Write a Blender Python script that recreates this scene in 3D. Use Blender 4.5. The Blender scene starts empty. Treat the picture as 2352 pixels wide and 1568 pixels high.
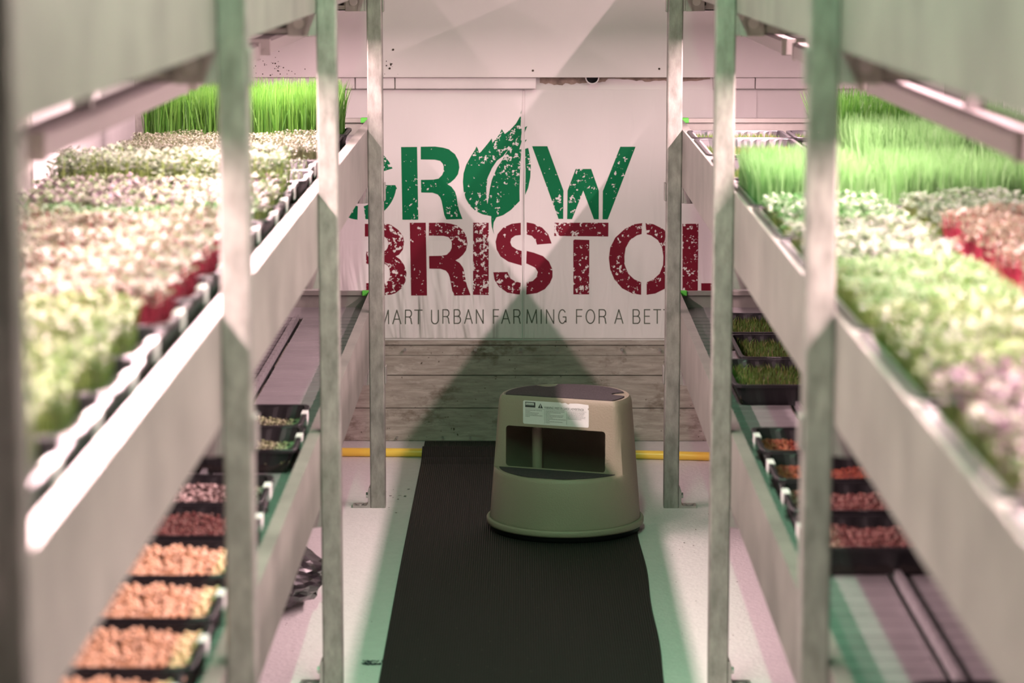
import bpy, math, random
import numpy as np
from mathutils import Vector, Matrix
random.seed(7); rng = np.random.default_rng(7)
PI = math.pi
S = bpy.context.scene
COL = S.collection

# ------------------------------------------------------------------ camera
F_PX, CAM_H, PITCH, YAW = 6200.0, 1.5401, 0.1492, -0.0035
cd = bpy.data.cameras.new('camera'); cam = bpy.data.objects.new('camera', cd); COL.objects.link(cam)
cam.location = (0, 0, CAM_H); cam.rotation_euler = (PI/2-PITCH, 0, -YAW)
cd.sensor_width = 36; cd.lens = 36*F_PX/2352; cd.clip_start = .05
cd.dof.use_dof = True; cd.dof.focus_distance = 7.45; cd.dof.aperture_fstop = 4.2
S.camera = cam
def ray(x, y):
    a = (x-1176)/F_PX; b = -(y-784)/F_PX
    d = Vector((a, math.cos(PITCH)+b*math.sin(PITCH), b*math.cos(PITCH)-math.sin(PITCH)))
    c, s = math.cos(YAW), math.sin(YAW)
    return Vector((d.x*c+d.y*s, -d.x*s+d.y*c, d.z))
def at(x, y, Y):
    d = ray(x, y); return Vector((0, 0, CAM_H))+d*(Y/d.y)
def atz(x, y, z):
    d = ray(x, y); return Vector((0, 0, CAM_H))+d*((z-CAM_H)/d.z)

# ------------------------------------------------------------------ world, exposure
w = bpy.data.worlds.new('world'); S.world = w; w.use_nodes = True
w.node_tree.nodes['Background'].inputs[0].default_value = (.75, .8, .78, 1)
w.node_tree.nodes['Background'].inputs[1].default_value = .10
S.view_settings.view_transform = 'Standard'; S.view_settings.look = 'None'
S.view_settings.exposure = 0.58; S.view_settings.gamma = 1; S.view_settings.use_curve_mapping = False
PINK = (1.0, .67, .705); GREEN = (.42, 1.0, .58)
P_MID, P_TOP, P_AISLE = (23.0, 5.0), {'left': (4.0, 4.0), 'right': (15.0, 9.0)}, 20.0       # watts per batten

# ------------------------------------------------------------------ lamps' light (each belongs to a batten built further down)
def area(name, loc, sx, sy, power, col, parent=None):
    l = bpy.data.lights.new(name, 'AREA'); l.shape = 'RECTANGLE'; l.size = sx; l.size_y = sy
    l.energy = power; l.color = col
    o = bpy.data.objects.new(name, l); COL.objects.link(o); o.location = loc
    if parent: o.parent = parent
    return o

# ------------------------------------------------------------------ materials
def mat(name, col, rough=.5, metal=0., nscale=0, namt=0., bump=0., bscale=None, spec=.5, stretch=None, rand=None, trans=0., dark=None):
    m = bpy.data.materials.new(name); m.use_nodes = True; nt = m.node_tree; n = nt.nodes; L = nt.links
    b = n['Principled BSDF']; b.inputs['Roughness'].default_value = rough; b.inputs['Metallic'].default_value = metal
    b.inputs['Specular IOR Level'].default_value = spec
    c4 = (*col, 1); b.inputs['Base Color'].default_value = c4
    tc = n.new('ShaderNodeTexCoord'); mp = n.new('ShaderNodeMapping'); L.new(tc.outputs['Object'], mp.inputs[0])
    if stretch: mp.inputs['Scale'].default_value = stretch
    src = None
    if rand:
        g = n.new('ShaderNodeNewGeometry'); r = n.new('ShaderNodeValToRGB'); L.new(g.outputs['Random Per Island'], r.inputs[0])
        e = r.color_ramp.elements
        while len(e) > 1: e.remove(e[-1])
        for i, cc in enumerate(rand):
            el = e[0] if i == 0 else e.new(i/(len(rand)-1))
            el.position = i/(len(rand)-1) if len(rand) > 1 else 0; el.color = (*cc, 1)
        L.new(r.outputs[0], b.inputs['Base Color']); src = r.outputs[0]
    if nscale:
        no = n.new('ShaderNodeTexNoise'); no.inputs['Scale'].default_value = nscale; no.inputs['Detail'].default_value = 5
        no.inputs['Roughness'].default_value = .6
        L.new(mp.outputs[0], no.inputs[0])
        mr = n.new('ShaderNodeMapRange'); mr.inputs[1].default_value = .32; mr.inputs[2].default_value = .68
        L.new(no.outputs[0], mr.inputs[0])
        mx = n.new('ShaderNodeMix'); mx.data_type = 'RGBA'; L.new(mr.outputs[0], mx.inputs[0])
        dk = dark if dark else tuple(c*(1-namt) for c in col)
        mx.inputs[6].default_value = (*dk, 1); mx.inputs[7].default_value = (*[min(1, c*(1+namt*.35)) for c in col], 1)
        L.new(mx.outputs[2], b.inputs['Base Color'])
    if bump:
        nb = n.new('ShaderNodeTexNoise'); nb.inputs['Scale'].default_value = bscale or nscale*2; nb.inputs['Detail'].default_value = 4
        L.new(mp.outputs[0], nb.inputs[0])
        bu = n.new('ShaderNodeBump'); bu.inputs['Strength'].default_value = bump; bu.inputs['Distance'].default_value = .004
        L.new(nb.outputs[0], bu.inputs['Height']); L.new(bu.outputs[0], b.inputs['Normal'])
    if trans:
        b.inputs['Subsurface Weight'].default_value = 0
        tr = n.new('ShaderNodeBsdfTranslucent'); ms = n.new('ShaderNodeMixShader'); ms.inputs[0].default_value = trans
        if src: L.new(src, tr.inputs[0])
        else: tr.inputs[0].default_value = c4
        L.new(b.outputs[0], ms.inputs[1]); L.new(tr.outputs[0], ms.inputs[2]); L.new(ms.outputs[0], n['Material Output'].inputs[0])
    return m
M = {}
M['post'] = mat('galvanised_post', (.32, .315, .285), .42, .35, 55, .36, .2, 70, stretch=(1, 1, .4))
M['rail'] = mat('galvanised_rail', (.315, .305, .275), .40, .35, 8, .26, .12, 40, stretch=(1, .8, .7))
M['bar'] = mat('galvanised_bar', (.36, .34, .32), .45, .5, 20, .25)
M['bracket'] = mat('bracket_steel', (.40, .38, .36), .4, .5, 30, .2)
M['bolt'] = mat('bolt_steel', (.55, .54, .52), .3, .8)
M['deck'] = mat('grey_plastic_deck', (.25, .235, .24), .45, 0, 9, .12, spec=.4)
M['deckgap'] = mat('deck_gap', (.03, .03, .032), .7)
M['tray'] = mat('black_tray_plastic', (.012, .011, .013), .38, 0, spec=.55)
M['soil'] = mat('growing_medium', (.035, .025, .018), .95, 0, 60, .6, .6, 120)
M['darksoil'] = mat('dark_growing_medium', (.018, .013, .012), .95, 0, 60, .5, .6, 120)
M['tape'] = mat('white_tape', (.72, .72, .70), .5, 0, 40, .15, .2, 60)
M['lampbody'] = mat('white_lamp_body', (.42, .38, .37), .4)
M['cable'] = mat('black_cable', (.012, .012, .012), .4)
M['wall'] = mat('white_panel_wall', (.80, .775, .76), .45, 0, 3, .05, .08, 12)
M['panel'] = mat('white_upper_panel', (.80, .765, .745), .4, 0, 2.5, .05)
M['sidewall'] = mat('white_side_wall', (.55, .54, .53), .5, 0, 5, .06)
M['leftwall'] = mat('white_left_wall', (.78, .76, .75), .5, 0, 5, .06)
M['ceiling'] = mat('ceiling_grey', (.22, .22, .215), .6)
M['frontwall'] = mat('dark_doors', (.10, .10, .10), .6)
M['floor'] = mat('white_painted_floor', (.74, .72, .71), .55, 0, 34, .05, .55, 90)
M['board'] = mat('weathered_boards', (.42, .375, .33), .75, 0, 7, .5, .6, 16, stretch=(.9, 1, 3.2), dark=(.20, .16, .135))
def boards():
    m = mat('stained_boards', (.40, .36, .315), .8); nt = m.node_tree; n = nt.nodes; L = nt.links; b = n['Principled BSDF']
    tc = n.new('ShaderNodeTexCoord')
    def noise(scale, st, det=6, ro=.65):
        mp = n.new('ShaderNodeMapping'); mp.inputs['Scale'].default_value = st; L.new(tc.outputs['Object'], mp.inputs[0])
        o = n.new('ShaderNodeTexNoise'); o.inputs['Scale'].default_value = scale; o.inputs['Detail'].default_value = det; o.inputs['Roughness'].default_value = ro
        L.new(mp.outputs[0], o.inputs[0]); return o.outputs[0]
    def rng_(src, a_, b_):
        q = n.new('ShaderNodeMapRange'); q.inputs[1].default_value = a_; q.inputs[2].default_value = b_; L.new(src, q.inputs[0]); return q.outputs[0]
    def mix(f, c0, c1):
        q = n.new('ShaderNodeMix'); q.data_type = 'RGBA'; L.new(f, q.inputs[0])
        for k_, c_ in ((6, c0), (7, c1)):
            if isinstance(c_, tuple): q.inputs[k_].default_value = (*c_, 1)
            else: L.new(c_, q.inputs[k_])
        return q.outputs[2]
    g = noise(11, (1, 1, 7)); base = mix(rng_(g, .35, .65), (.30, .265, .225), (.47, .43, .38))
    st = noise(5, (1, 1, 1.6), 7, .72); c_ = mix(rng_(st, .54, .66), base, (.15, .115, .085))
    pale = noise(7, (1, 1, 3), 5, .7); c_ = mix(rng_(pale, .60, .70), c_, (.56, .53, .48))
    fl_ = noise(70, (1, 1, 1), 2); c_ = mix(rng_(fl_, .70, .74), c_, (.10, .08, .06))
    L.new(c_, b.inputs['Base Color'])
    bu = n.new('ShaderNodeBump'); bu.inputs['Strength'].default_value = .6; bu.inputs['Distance'].default_value = .004
    L.new(g, bu.inputs['Height']); L.new(bu.outputs[0], b.inputs['Normal']); return m
M['board'] = boards()
M['mould'] = mat('dark_specks', (.05, .035, .02), .9)
M['plaster'] = mat('broken_plaster', (.42, .33, .27), .9, 0, 30, .5, .6, 40)
M['trunk'] = mat('white_trunking', (.78, .74, .73), .35, 0, 8, .05)
M['rust'] = mat('ochre_crack', (.33, .19, .09), .9)
M['green_cap'] = mat('green_end_cap', (.10, .55, .06), .4)
M['hose'] = mat('yellow_hose', (.95, .66, .09), .28, spec=.6)
M['stool'] = mat('beige_stool_plastic', (.335, .285, .215), .48, 0, 5, .06, .25, 260)
M['grip'] = mat('charcoal_grip', (.075, .06, .068), .85, 0, 300, .5, .3, 500)
M['skirt'] = mat('black_rubber', (.01, .01, .01), .6)
M['sticker'] = mat('white_sticker', (.78, .77, .76), .4, 0, 30, .06)
M['ink'] = mat('dark_ink', (.05, .055, .055), .5)
M['inkgrey'] = mat('grey_ink', (.30, .29, .29), .5)
M['tagline'] = mat('grey_olive_ink', (.10, .115, .085), .5)
M['bag'] = mat('black_bag_plastic', (.018, .015, .018), .22, 0, spec=.8)
M['chick'] = mat('chickpeas', (.8, .5, .3), .5, rand=[(.66, .38, .20), (.85, .56, .34), (.92, .66, .45), (.72, .45, .25)])
M['redseed'] = mat('red_seeds', (.4, .06, .03), .35, rand=[(.14, .012, .01), (.26, .03, .014), (.42, .12, .05), (.10, .012, .01)])
M['maroonseed'] = mat('maroon_seeds', (.2, .05, .04), .6, rand=[(.09, .018, .016), (.15, .03, .026), (.24, .09, .07), (.36, .23, .19)])
M['speckseed'] = mat('speckled_sprouts', (.4, .3, .3), .6, rand=[(.06, .035, .03), (.14, .07, .06), (.5, .36, .33), (.66, .55, .5)])
M['darkseed'] = mat('dark_sprouting_seeds', (.2, .2, .1), .6, rand=[(.05, .045, .025), (.12, .12, .05), (.5, .5, .33), (.25, .32, .12)])

# letter prints with worn flecks
def print_mat(name, col, lo, scale=80):
    m = mat(name, col, .5, spec=.15); nt = m.node_tree; n = nt.nodes; L = nt.links; b = n['Principled BSDF']
    tc = n.new('ShaderNodeTexCoord')
    a = n.new('ShaderNodeTexNoise'); a.inputs['Scale'].default_value = scale; a.inputs['Detail'].default_value = 3; a.inputs['Roughness'].default_value = .62
    c = n.new('ShaderNodeTexNoise'); c.inputs['Scale'].default_value = 7.5; c.inputs['Detail'].default_value = 1
    L.new(tc.outputs['Object'], a.inputs[0]); L.new(tc.outputs['Object'], c.inputs[0])
    ad = n.new('ShaderNodeMath'); ad.operation = 'MULTIPLY_ADD'; L.new(c.outputs[0], ad.inputs[0]); ad.inputs[1].default_value = .34; L.new(a.outputs[0], ad.inputs[2])
    r = n.new('ShaderNodeMapRange'); r.inputs[1].default_value = lo; r.inputs[2].default_value = lo+.012; L.new(ad.outputs[0], r.inputs[0])
    mx = n.new('ShaderNodeMix'); mx.data_type = 'RGBA'; L.new(r.outputs[0], mx.inputs[0])
    mx.inputs[6].default_value = (*col, 1); mx.inputs[7].default_value = (.80, .775, .76, 1)
    L.new(mx.outputs[2], b.inputs['Base Color']); return m
GCOL = (.0, .165, .058); RCOL = (.185, .009, .025)
M['pgreen'] = print_mat('green_print', GCOL, .825, 85)
M['pgreen_worn'] = print_mat('green_print_worn', GCOL, .77, 85)
M['pred'] = print_mat('maroon_print', RCOL, .80, 85)
M['pred_worn'] = print_mat('maroon_print_worn', RCOL, .76, 90)

# sign vinyl with folds
def vinyl():
    m = mat('white_vinyl', (.80, .775, .76), .38); nt = m.node_tree; n = nt.nodes; L = nt.links; b = n['Principled BSDF']
    tc = n.new('ShaderNodeTexCoord'); mp = n.new('ShaderNodeMapping'); mp.inputs['Scale'].default_value = (9, 1, 1.6)
    L.new(tc.outputs['Object'], mp.inputs[0])
    a = n.new('ShaderNodeTexNoise'); a.inputs['Scale'].default_value = 2.2; a.inputs['Detail'].default_value = 2; a.inputs['Distortion'].default_value = .6
    L.new(mp.outputs[0], a.inputs[0])
    sp = n.new('ShaderNodeSeparateXYZ'); L.new(tc.outputs['Object'], sp.inputs[0])
    r = n.new('ShaderNodeMapRange'); r.inputs[1].default_value = .62; r.inputs[2].default_value = .36; L.new(sp.outputs[2], r.inputs[0])
    rx = n.new('ShaderNodeMapRange'); rx.inputs[1].default_value = .12; rx.inputs[2].default_value = -.05; rx.inputs[3].default_value = .12; L.new(sp.outputs[0], rx.inputs[0])
    mu = n.new('ShaderNodeMath'); mu.operation = 'MULTIPLY'; L.new(r.outputs[0], mu.inputs[0]); L.new(rx.outputs[0], mu.inputs[1])
    ad = n.new('ShaderNodeMath'); ad.operation = 'ADD'; L.new(mu.outputs[0], ad.inputs[0]); ad.inputs[1].default_value = .07
    m2 = n.new('ShaderNodeMath'); m2.operation = 'MULTIPLY'; L.new(a.outputs[0], m2.inputs[0]); L.new(ad.outputs[0], m2.inputs[1])
    bu = n.new('ShaderNodeBump'); bu.inputs['Strength'].default_value = 1; bu.inputs['Distance'].default_value = .04
    L.new(m2.outputs[0], bu.inputs['Height']); L.new(bu.outputs[0], b.inputs['Normal']); return m
M['vinyl'] = vinyl()
def ribbed():
    m = mat('ribbed_black_rubber', (.022, .019, .018), .62, spec=.35); nt = m.node_tree; n = nt.nodes; L = nt.links; b = n['Principled BSDF']
    tc = n.new('ShaderNodeTexCoord')
    wv = n.new('ShaderNodeTexWave'); wv.bands_direction = 'X'; wv.inputs['Scale'].default_value = 56; L.new(tc.outputs['Object'], wv.inputs[0])
    bu = n.new('ShaderNodeBump'); bu.inputs['Strength'].default_value = .9; bu.inputs['Distance'].default_value = .002
    L.new(wv.outputs[0], bu.inputs['Height']); L.new(bu.outputs[0], b.inputs['Normal'])
    vo = n.new('ShaderNodeTexVoronoi'); vo.inputs['Scale'].default_value = 30; L.new(tc.outputs['Object'], vo.inputs[0])
    r = n.new('ShaderNodeMapRange'); r.inputs[1].default_value = .055; r.inputs[2].default_value = .03; L.new(vo.outputs[0], r.inputs[0])
    mr = n.new('ShaderNodeMix'); mr.data_type = 'RGBA'; L.new(wv.outputs[0], mr.inputs[0]); mr.inputs[6].default_value = (.010, .009, .0085, 1); mr.inputs[7].default_value = (.034, .030, .027, 1)
    mx = n.new('ShaderNodeMix'); mx.data_type = 'RGBA'; L.new(r.outputs[0], mx.inputs[0]); L.new(mr.outputs[2], mx.inputs[6])
    mx.inputs[7].default_value = (.22, .2, .16, 1); L.new(mx.outputs[2], b.inputs['Base Color']); return m
M['mat'] = ribbed()

# ------------------------------------------------------------------ mesh helpers
class MB:
    def __init__(s): s.v = []; s.f = []; s.m = []; s.sm = []
    def add(s, v, f, mi=0, sm=False):
        k = len(s.v); s.v += [tuple(p) for p in v]
        for q in f: s.f.append(tuple(i+k for i in q)); s.m.append(mi); s.sm.append(sm)
    def box(s, x0, x1, y0, y1, z0, z1, mi=0, bev=0):
        if bev:
            e = bev; X = (x0, x0+e, x1-e, x1); Y = (y0, y0+e, y1-e, y1); Z = (z0, z0+e, z1-e, z1)
            # chamfered box as hull of 24 points
            v = []; idx = {}
            for sx in (0, 1):
                for sy in (0, 1):
                    for sz in (0, 1):
                        ox, oy, oz = (x0, x1)[sx], (y0, y1)[sy], (z0, z1)[sz]
                        ix, iy, iz = (x0+e, x1-e)[sx], (y0+e, y1-e)[sy], (z0+e, z1-e)[sz]
                        idx[sx, sy, sz] = len(v); v += [(ox, iy, iz), (ix, oy, iz), (ix, iy, oz)]
            I = lambda a, b, c, k: idx[a, b, c]+k
            f = []
            f += [(I(0,0,0,0), I(0,0,1,0), I(0,1,1,0), I(0,1,0,0)), (I(1,0,0,0), I(1,1,0,0), I(1,1,1,0), I(1,0,1,0))]
            f += [(I(0,0,0,1), I(1,0,0,1), I(1,0,1,1), I(0,0,1,1)), (I(0,1,0,1), I(0,1,1,1), I(1,1,1,1), I(1,1,0,1))]
            f += [(I(0,0,0,2), I(0,1,0,2), I(1,1,0,2), I(1,0,0,2)), (I(0,0,1,2), I(1,0,1,2), I(1,1,1,2), I(0,1,1,2))]
            for a in (0, 1):
                for b in (0, 1):
                    f.append((I(a,b,0,0), I(a,b,0,1), I(a,b,1,1), I(a,b,1,0)))
                    f.append((I(a,0,b,0), I(a,0,b,2), I(a,1,b,2), I(a,1,b,0)))
                    f.append((I(0,a,b,1), I(0,a,b,2), I(1,a,b,2), I(1,a,b,1)))
                    for c in (0, 1): f.append((I(a,b,c,0), I(a,b,c,1), I(a,b,c,2)))
            s.add(v, f, mi); return
        v = [(x0,y0,z0),(x1,y0,z0),(x1,y1,z0),(x0,y1,z0),(x0,y0,z1),(x1,y0,z1),(x1,y1,z1),(x0,y1,z1)]
        s.add(v, [(0,3,2,1),(4,5,6,7),(0,1,5,4),(1,2,6,5),(2,3,7,6),(3,0,4,7)], mi)
    def prism(s, prof, a, b, axis, mi=0):
        """profile of 2-D points extruded along an axis from a to b"""
        n = len(prof)
        def P(p, t):
            return (t, p[0], p[1]) if axis == 'x' else ((p[0], t, p[1]) if axis == 'y' else (p[0], p[1], t))
        v = [P(p, a) for p in prof]+[P(p, b) for p in prof]
        f = [(i, (i+1) % n, n+(i+1) % n, n+i) for i in range(n)]
        f += [tuple(range(n-1, -1, -1)), tuple(range(n, 2*n))]
        s.add(v, f, mi)
    def cyl(s, p0, p1, r, n=12, mi=0, r1=None, cap=True):
        p0 = Vector(p0); p1 = Vector(p1); d = (p1-p0).normalized(); r1 = r if r1 is None else r1
        u = d.orthogonal().normalized(); w_ = d.cross(u)
        v = []
        for p, rr in ((p0, r), (p1, r1)):
            for i in range(n):
                a = 2*PI*i/n; v.append(p+u*math.cos(a)*rr+w_*math.sin(a)*rr)
        k = len(s.v); s.add(v, [(i, (i+1) % n, n+(i+1) % n, n+i) for i in range(n)], mi, n > 8)
        if cap: s.add(v, [tuple(range(n-1, -1, -1)), tuple(range(n, 2*n))], mi)
    def tube(s, pts, r, n=12, mi=0):
        pts = [Vector(p) for p in pts]; v = []; f = []; prev = Vector((0, 0, 1))
        for i, p in enumerate(pts):
            d = (pts[min(i+1, len(pts)-1)]-pts[max(i-1, 0)]).normalized()
            u = d.cross(prev)
            if u.length < 1e-4: u = d.orthogonal()
            u.normalize(); w_ = u.cross(d)
            for k in range(n):
                a = 2*PI*k/n; v.append(p+u*math.cos(a)*r+w_*math.sin(a)*r)
        for i in range(len(pts)-1):
            for k in range(n): f.append((i*n+k, i*n+(k+1) % n, (i+1)*n+(k+1) % n, (i+1)*n+k))
        s.add(v, f, mi, True); s.add(v[:n], [tuple(range(n))], mi); s.add(v[-n:], [tuple(range(n))], mi)
    def build(s, name, mats, parent=None, loc=None):
        me = bpy.data.meshes.new(name); me.from_pydata(s.v, [], s.f)
        if not isinstance(mats, (list, tuple)): mats = [mats]
        for m in mats: me.materials.append(m)
        me.polygons.foreach_set('material_index', s.m); me.polygons.foreach_set('use_smooth', s.sm); me.update()
        o = bpy.data.objects.new(name, me); COL.objects.link(o)
        if parent: o.parent = parent
        if loc: o.location = loc
        return o
def tag(o, label=None, cat=None, group=None, kind=None):
    if label: o['label'] = label
    if cat: o['category'] = cat
    if group: o['group'] = group
    if kind: o['kind'] = kind
    return o
def empty(name, loc=(0, 0, 0), rz=0):
    o = bpy.data.objects.new(name, None); COL.objects.link(o); o.location = loc; o.rotation_euler = (0, 0, rz); o.empty_display_size = .05
    return o
def struct(o): o['kind'] = 'structure'; return o
def bevel(o, wd=.002, seg=2):
    m = o.modifiers.new('bevel', 'BEVEL'); m.width = wd; m.segments = seg; m.limit_method = 'ANGLE'; return o

# ------------------------------------------------------------------ room shell
WY = 8.18; XL, XR = -1.12, 1.28; CZ = 2.42; BACK = -.9
b = MB(); b.box(XL-.1, XR+.1, BACK-.1, WY+.1, -.12, 0); fl = struct(b.build('floor', M['floor']))
# scuffs and a scribbled mark on the paint
def marks(pts, name, m, parent):
    mb = MB()
    for (x, y, dx, dy) in pts:
        p = atz(x, y, .0012); sx = dx*p.y/F_PX; sy = dy*p.y/F_PX*(p.y/CAM_H)
        n = 7; v = [(p.x+sx*math.cos(2*PI*i/n)*random.uniform(.6, 1.2), p.y+sy*math.sin(2*PI*i/n)*random.uniform(.6, 1.2), .0012) for i in range(n)]
        mb.add(v, [tuple(range(n))])
    return mb.build(name, m, parent)
M['scuff'] = mat('floor_scuffs', (.22, .19, .17), .8)
M['bluemark'] = mat('blue_marker', (.03, .05, .07), .8)
pts = [(random.uniform(860, 940), random.uniform(1120, 1180), random.uniform(1, 5), random.uniform(.4, 1.2)) for _ in range(16)]
pts += [(random.uniform(1540, 1700), random.uniform(1170, 1540), random.uniform(.5, 2.4), random.uniform(.3, .9)) for _ in range(34)]
pts += [(random.uniform(640, 860), random.uniform(1180, 1560), random.uniform(.5, 2.0), random.uniform(.3, .9)) for _ in range(30)]
marks(pts, 'paint_scuffs', M['scuff'], fl)
pts = [(832+i*.62+random.uniform(-2, 2), 1521+random.uniform(-5, 5), random.uniform(1.5, 4.5), random.uniform(.5, 1.6)) for i in range(75)]
marks(pts, 'marker_scribble', M['bluemark'], fl)
b = MB(); b.box(XL-.1, XR+.1, BACK-.1, WY+.1, CZ, CZ+.1); struct(b.build('ceiling', M['ceiling']))
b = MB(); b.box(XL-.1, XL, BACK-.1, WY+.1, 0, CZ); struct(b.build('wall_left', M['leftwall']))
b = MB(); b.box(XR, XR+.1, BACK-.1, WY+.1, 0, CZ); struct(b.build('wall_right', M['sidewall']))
b = MB(); b.box(XL-.1, XR+.1, BACK-.1, BACK, 0, CZ); struct(b.build('wall_front', M['frontwall']))
b = MB(); b.box(XL, XR, WY+.02, WY+.1, 0, CZ); wb = struct(b.build('wall_back', M['wall']))
zp = at(1200, 178, WY-.05).z
b = MB(); b.box(XL+.002, XR-.002, WY-.05, WY+.02, zp, CZ-.002); up = struct(b.build('trim_1', M['panel'])); bevel(up)
# screws in the upper panel and mould specks
b = MB()
for (x, y) in ((895, 157), (1224, 162), (1514, 158), (903, 114)):
    p = at(x, y, WY-.05); b.cyl((p.x, WY-.053, p.z), (p.x, WY-.05, p.z), .0032, 10)
b.build('panel_screw', M['mould'], up)
b = MB()
for i in range(46):
    if i < 34: x, y = random.gauss(628, 32), random.gauss(156, 14)
    else: x, y = random.gauss(893, 10), random.gauss(153, 10)
    if y > 176: y = 170
    p = at(x, y, WY-.051); r = random.uniform(.0008, .0026)
    b.add([(p.x+r*math.cos(a), WY-.0512, p.z+r*math.sin(a)) for a in [k*PI/3 for k in range(6)]], [tuple(range(6))])
b.build('mould_specks', M['mould'], up)
# boards at the foot of the wall
zb = at(1200, 783, WY).z
b = MB(); ys = [0.0]+[at(1200, q, WY).z for q in (937, 862, 816)]+[zb-.012]
for i in range(4):
    b.box(XL+.002, XR-.002, WY-.002*(i % 2), WY+.02, ys[i]+(.0012 if i < 3 else .0004), ys[i+1]-(.0012 if i != 2 else .0004), bev=.001)
b.box(XL+.002, XR-.002, WY-.009, WY+.02, zb-.0115, zb, bev=.002)
bd = b.build('baseboard_back', M['board']); struct(bd)
b = MB()
for x in (930, 1092, 1196, 1280, 1428, 1515):
    p = at(x, 803, WY-.016); b.cyl((p.x, WY-.020, p.z), (p.x, WY-.014, p.z), .005, 10)
for x in (912, 1017, 1080, 1640): 
    p = at(x, 1011, WY-.01); b.cyl((p.x, WY-.012, .012), (p.x, WY-.002, .012), .004, 8)
b.build('board_nail', M['bar'], bd)
# trunking, plaster gap, pipe
zt = at(1200, 203, WY).z
def trunk(x0, x1, seams, zt_=None):
    a = at(x0, 190, WY).x; c = at(x1, 190, WY).x; mb = MB()
    cuts = [a]+[at(s_, 190, WY).x for s_ in seams]+[c]
    for i in range(len(cuts)-1): mb.box(cuts[i]+.0012, cuts[i+1]-.0012, WY-.028, WY+.02, zt, zp-.001, bev=.002)
    return mb.build('cable_trunking', M['trunk'])
tag(trunk(500, 1232, (817, 908)), 'long white cable trunking under the upper wall panel, left of the pipe hole', 'trunking', 'white trunking on the back wall')
tag(trunk(1638, 1990, (1733,)), 'white cable trunking under the upper wall panel, right of the pipe hole', 'trunking', 'white trunking on the back wall')
a = at(1240, 190, WY).x; c = at(1632, 190, WY).x; n = 60; v = []; 
for i in range(n+1):
    x = a+(c-a)*i/n; t = i/n; d = .006+.012*abs(math.sin(t*5+1))*random.uniform(.5, 1.1)+(.008 if t < .4 else 0)
    v += [(x, WY+.0185, zp+.0), (x, WY+.0185, zp-d)]
b = MB(); b.add(v, [(2*i, 2*i+1, 2*i+3, 2*i+2) for i in range(n)]); b.build('plaster_edge', M['plaster'], wb)
p = at(1360, 178, WY-.01); b = MB(); n = 24
v = []
for (r, yy) in ((.021, WY-.03), (.0175, WY-.03), (.0175, WY+.015), (.0, WY+.015)):
    for i in range(n): v.append((p.x+r*math.cos(2*PI*i/n), yy, p.z+r*math.sin(2*PI*i/n)*.9))
v += [(p.x+.021*math.cos(2*PI*i/n), WY+.0199, p.z+.021*math.sin(2*PI*i/n)*.9) for i in range(n)]
f = []; fm = []
for k in range(3): f += [(k*n+i, k*n+(i+1) % n, (k+1)*n+(i+1) % n, (k+1)*n+i) for i in range(n)]
f += [(i, (i+1) % n, 4*n+(i+1) % n, 4*n+i) for i in range(n)]
b.add(v, f[:n], 0); b.add(v, f[n:3*n], 1); b.add(v, f[3*n:], 0)
tag(b.build('wall_pipe', [M['trunk'], M['skirt']]), 'open end of a pipe under the edge of the upper wall panel', 'pipe')

# ------------------------------------------------------------------ sign
sign = empty('wall_sign', (0, WY, at(1200, 780, WY).z))
tag(sign, 'white vinyl sign with green and maroon stencil lettering and a leaf on the back wall', 'sign')
SZ = sign.location.z
def sob(mb, name, m):
    o = mb.build(name, m, sign); o.location = (0, -WY, -SZ); return o
seam = at(1202, 400, WY).x
xl = at(560, 400, WY).x; xr = at(1736, 400, WY).x; zt2 = at(1200, 206, WY).z
b = MB(); b.box(xl, seam-.003, WY+.014, WY+.0199, SZ+.003, zt2); sob(b, 'vinyl_sheet', M['vinyl'])
b = MB(); b.box(seam+.003, xr, WY+.014, WY+.0199, SZ+.003, zt2); sob(b, 'vinyl_sheet', M['vinyl'])
# seam: a slightly bowed ridge
b = MB(); n = 40; v = []
for i in range(n+1):
    t = i/n; z = SZ+.003+(zt2-SZ-.006)*t; wd = (.0038 + .0014*math.sin(t*9))*(.5 if t < .3 else 1); dx = .002*math.sin(t*6+1)
    v += [(seam+dx-wd, WY+.0139, z), (seam+dx-wd*.3, WY+.0105, z), (seam+dx+wd*.5, WY+.0115, z), (seam+dx+wd, WY+.0139, z)]
b.add(v, [(4*i+k, 4*i+k+1, 4*i+k+5, 4*i+k+4) for i in range(n) for k in range(3)], 0, True)
sob(b, 'seam_ridge', M['trunk'])
from mathutils.geometry import tessellate_polygon
def poly(mb, pts, dy=.0135):
    """pts in sign millimetre coordinates taken off the photograph"""
    w3 = [at(x, y, WY+dy) for (x, y) in pts]
    tri = tessellate_polygon([[Vector((p.x, p.z, 0)) for p in w3]])
    # give every print face the same heading
    fs = []
    for t in tri:
        a_, b_, c_ = (w3[i] for i in t)
        nrm = (b_-a_).cross(c_-a_)
        fs.append(tuple(t) if nrm.y < 0 else (t[0], t[2], t[1]))
    mb.add(w3, fs)
K = 5.058
def c1(l, dx=0, dy=0): return [(780+x/K+dx, 240+y/K+dy) for x, y in l]
def c2(l): return [(1180+x/K, 240+y/K) for x, y in l]
def c3(l): return [(780+x/K, 490+y/K) for x, y in l]
def c4(l): return [(1180+x/K, 490+y/K) for x, y in l]
def ell(cx, cy, rx, ry, a0, a1, n=18): return [(cx+rx*math.cos(math.radians(a0+(a1-a0)*i/n)), cy+ry*math.sin(math.radians(a0+(a1-a0)*i/n))) for i in range(n+1)]
def sletter(name, polys, m, label=None):
    mb = MB()
    for p_ in polys: poly(mb, p_)
    o = sob(mb, name, m)
    if label: o['label'] = label
    return o
Rst = [(714, 493), (900, 492), (915, 1338), (730, 1338)]
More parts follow.
